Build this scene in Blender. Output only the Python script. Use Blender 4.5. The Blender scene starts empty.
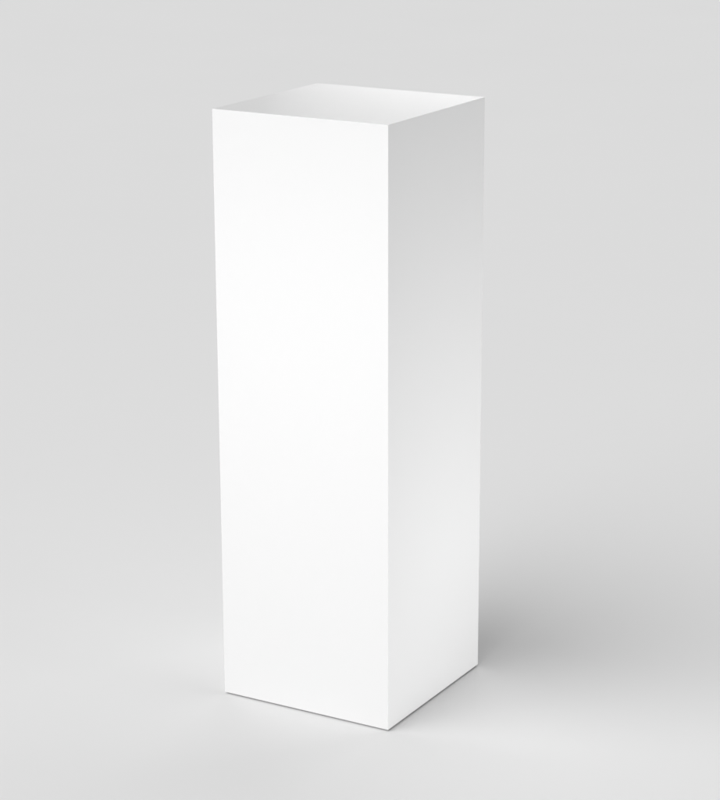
import bpy, bmesh, math
from mathutils import Vector, Matrix

scene = bpy.context.scene
col = scene.collection

# ---------------------------------------------------------------- materials
def material(name, colour, rough, coat=0.0, coat_rough=0.3, spec=0.5, mottling=0.01,
             noise_scale=6.0, bump=0.0, bump_scale=400.0):
    m = bpy.data.materials.new(name)
    m.use_nodes = True
    nt = m.node_tree
    b = nt.nodes['Principled BSDF']
    b.inputs['Roughness'].default_value = rough
    b.inputs['Coat Weight'].default_value = coat
    b.inputs['Coat Roughness'].default_value = coat_rough
    b.inputs['Specular IOR Level'].default_value = spec
    tc = nt.nodes.new('ShaderNodeTexCoord')
    n = nt.nodes.new('ShaderNodeTexNoise')
    n.inputs['Scale'].default_value = noise_scale
    n.inputs['Detail'].default_value = 5
    ramp = nt.nodes.new('ShaderNodeValToRGB')
    ramp.color_ramp.elements[0].position = 0.3
    ramp.color_ramp.elements[1].position = 0.7
    lo = [c * (1 - mottling) for c in colour]
    hi = [c * (1 + mottling) for c in colour]
    ramp.color_ramp.elements[0].color = (*lo, 1)
    ramp.color_ramp.elements[1].color = (*hi, 1)
    nt.links.new(tc.outputs['Object'], n.inputs['Vector'])
    nt.links.new(n.outputs['Fac'], ramp.inputs['Fac'])
    nt.links.new(ramp.outputs['Color'], b.inputs['Base Color'])
    if bump:
        n2 = nt.nodes.new('ShaderNodeTexNoise')
        n2.inputs['Scale'].default_value = bump_scale
        n2.inputs['Detail'].default_value = 3
        bp = nt.nodes.new('ShaderNodeBump')
        bp.inputs['Strength'].default_value = bump
        bp.inputs['Distance'].default_value = 0.0004
        nt.links.new(tc.outputs['Object'], n2.inputs['Vector'])
        nt.links.new(n2.outputs['Fac'], bp.inputs['Height'])
        nt.links.new(bp.outputs['Normal'], b.inputs['Normal'])
    return m

PLINTH_ALBEDO = 0.84
FLOOR_ALBEDO = 0.815
white = material('satin_white_paint', (PLINTH_ALBEDO,) * 3, 0.6, coat=0.6, coat_rough=0.31,
                 spec=0.3, mottling=0.003, noise_scale=3.0, bump=0.05)
grey = material('matt_grey_floor', (FLOOR_ALBEDO,) * 3, 1.0, spec=0.0, mottling=0.004, noise_scale=1.3)

# ---------------------------------------------------------------- the floor
def sheet(name, size, mat):
    me = bpy.data.meshes.new(name)
    bm = bmesh.new()
    bmesh.ops.create_grid(bm, x_segments=8, y_segments=8, size=size)
    bm.to_mesh(me); bm.free()
    me.materials.append(mat)
    o = bpy.data.objects.new(name, me)
    col.objects.link(o)
    return o

floor = sheet('floor', 150.0, grey)
floor['kind'] = 'structure'

# ---------------------------------------------------------------- the plinth
W, D, H = 0.3200, 0.3208, 1.0
GAP = 0.0030            # thin recessed foot: the fine dark line under the faces
INSET = 0.012
def plinth():
    me = bpy.data.meshes.new('display_plinth')
    bm = bmesh.new()
    r = bmesh.ops.create_cube(bm, size=1.0)
    for v in r['verts']:
        v.co = Vector((v.co.x * W, v.co.y * D, GAP + (v.co.z + 0.5) * (H - GAP)))
    bmesh.ops.bevel(bm, geom=list(bm.edges), offset=0.0006, segments=3, profile=0.5, affect='EDGES')
    r = bmesh.ops.create_cube(bm, size=1.0)          # recessed foot carrying the box
    for v in r['verts']:
        v.co = Vector((v.co.x * (W - 2 * INSET), v.co.y * (D - 2 * INSET),
                       (v.co.z + 0.5) * (GAP + 0.01)))
    for f in bm.faces:
        f.smooth = False
    bm.to_mesh(me); bm.free()
    me.materials.append(white)
    o = bpy.data.objects.new('display_plinth', me)
    col.objects.link(o)
    o.location = (-W / 2, D / 2, 0)
    return o
p = plinth()
p['label'] = 'tall plain white square display plinth standing alone on the light grey floor'
p['category'] = 'plinth'

# ---------------------------------------------------------------- camera
az, pitch = math.radians(-29.54770221), math.radians(16.8840135)
cam_loc = Vector((1.70418019, -3.01351626, 1.56517422))
fw = Vector((math.sin(az) * math.cos(pitch), math.cos(az) * math.cos(pitch), -math.sin(pitch)))
right = Vector((math.cos(az), -math.sin(az), 0))
up = right.cross(fw)
cd = bpy.data.cameras.new('camera')
cam = bpy.data.objects.new('camera', cd)
col.objects.link(cam)
cam.matrix_world = Matrix.Translation(cam_loc) @ Matrix((right, up, -fw)).transposed().to_4x4()
cd.sensor_fit = 'VERTICAL'
cd.sensor_height = 24.0
cd.lens = 24.0 * 2.87051112
# shifts are in units of the longer frame side (the height)
cd.shift_x = -0.03231608
cd.shift_y = 0.03977369
cd.clip_end = 1000
scene.camera = cam

# ---------------------------------------------------------------- light
w = bpy.data.worlds.new('World')
scene.world = w
w.use_nodes = True
bg = w.node_tree.nodes['Background']
bg.inputs['Color'].default_value = (1, 1, 1, 1)
bg.inputs['Strength'].default_value = 0.19

def area(name, loc, target, size, size_y, energy, spread=180, shape='RECTANGLE', roll=0):
    l = bpy.data.lights.new(name, 'AREA')
    l.shape = shape
    l.size = size
    l.size_y = size_y
    l.energy = energy
    l.spread = math.radians(spread)
    o = bpy.data.objects.new(name, l)
    col.objects.link(o)
    o.location = loc
    o.rotation_euler = (Vector(target) - Vector(loc)).to_track_quat('-Z', 'Y').to_euler()
    return o

def far_disc(name, az, el, dist, size, e):
    """A big soft lamp far off: e = on-axis irradiance / pi where the plinth stands."""
    a, el = math.radians(az), math.radians(el)
    loc = Vector((math.cos(a) * math.cos(el), math.sin(a) * math.cos(el), math.sin(el))) * dist
    return area(name, loc, (0, 0, 0.5), size, size, math.pi * math.pi * e * dist ** 2, shape='DISK')

# soft key from the front left, far enough away to light the floor evenly
far_disc('key_lamp', 245, 50, 500.0, 560.0, 0.85)
# added unseen light: lifts floor and top, lets the plinth shade the foreground
far_disc('added_rear_light', 95, 45, 500.0, 550.0, 0.345)
# fill added low in front, tilted up to brighten the upper front face
area('added_front_fill', (-0.50, -3.5, 0.16), (-0.16, 0, 0.70), 0.6, 0.3, 4.1, spread=58)
# low fill added on the right to lift the lower side face
area('added_low_fill', (2.7, 0.22, 0.06), (0, 0.24, 0.24), 0.35, 0.10, 3.6, spread=56)
# narrow light added behind, above the frame, for a bright reflection in the top
area('added_top_sheen', (-0.58, 1.48, 1.075), (-0.12, 0.2, 1.0), 1.0, 0.12, 0.25, spread=50, shape='ELLIPSE')

# ---------------------------------------------------------------- render
scene.view_settings.view_transform = 'Standard'
scene.view_settings.look = 'None'
scene.view_settings.exposure = 0.0
scene.view_settings.gamma = 1.0
scene.view_settings.use_curve_mapping = False
scene.render.engine = 'CYCLES'
scene.cycles.use_denoising = True
scene.cycles.max_bounces = 10
scene.cycles.diffuse_bounces = 6
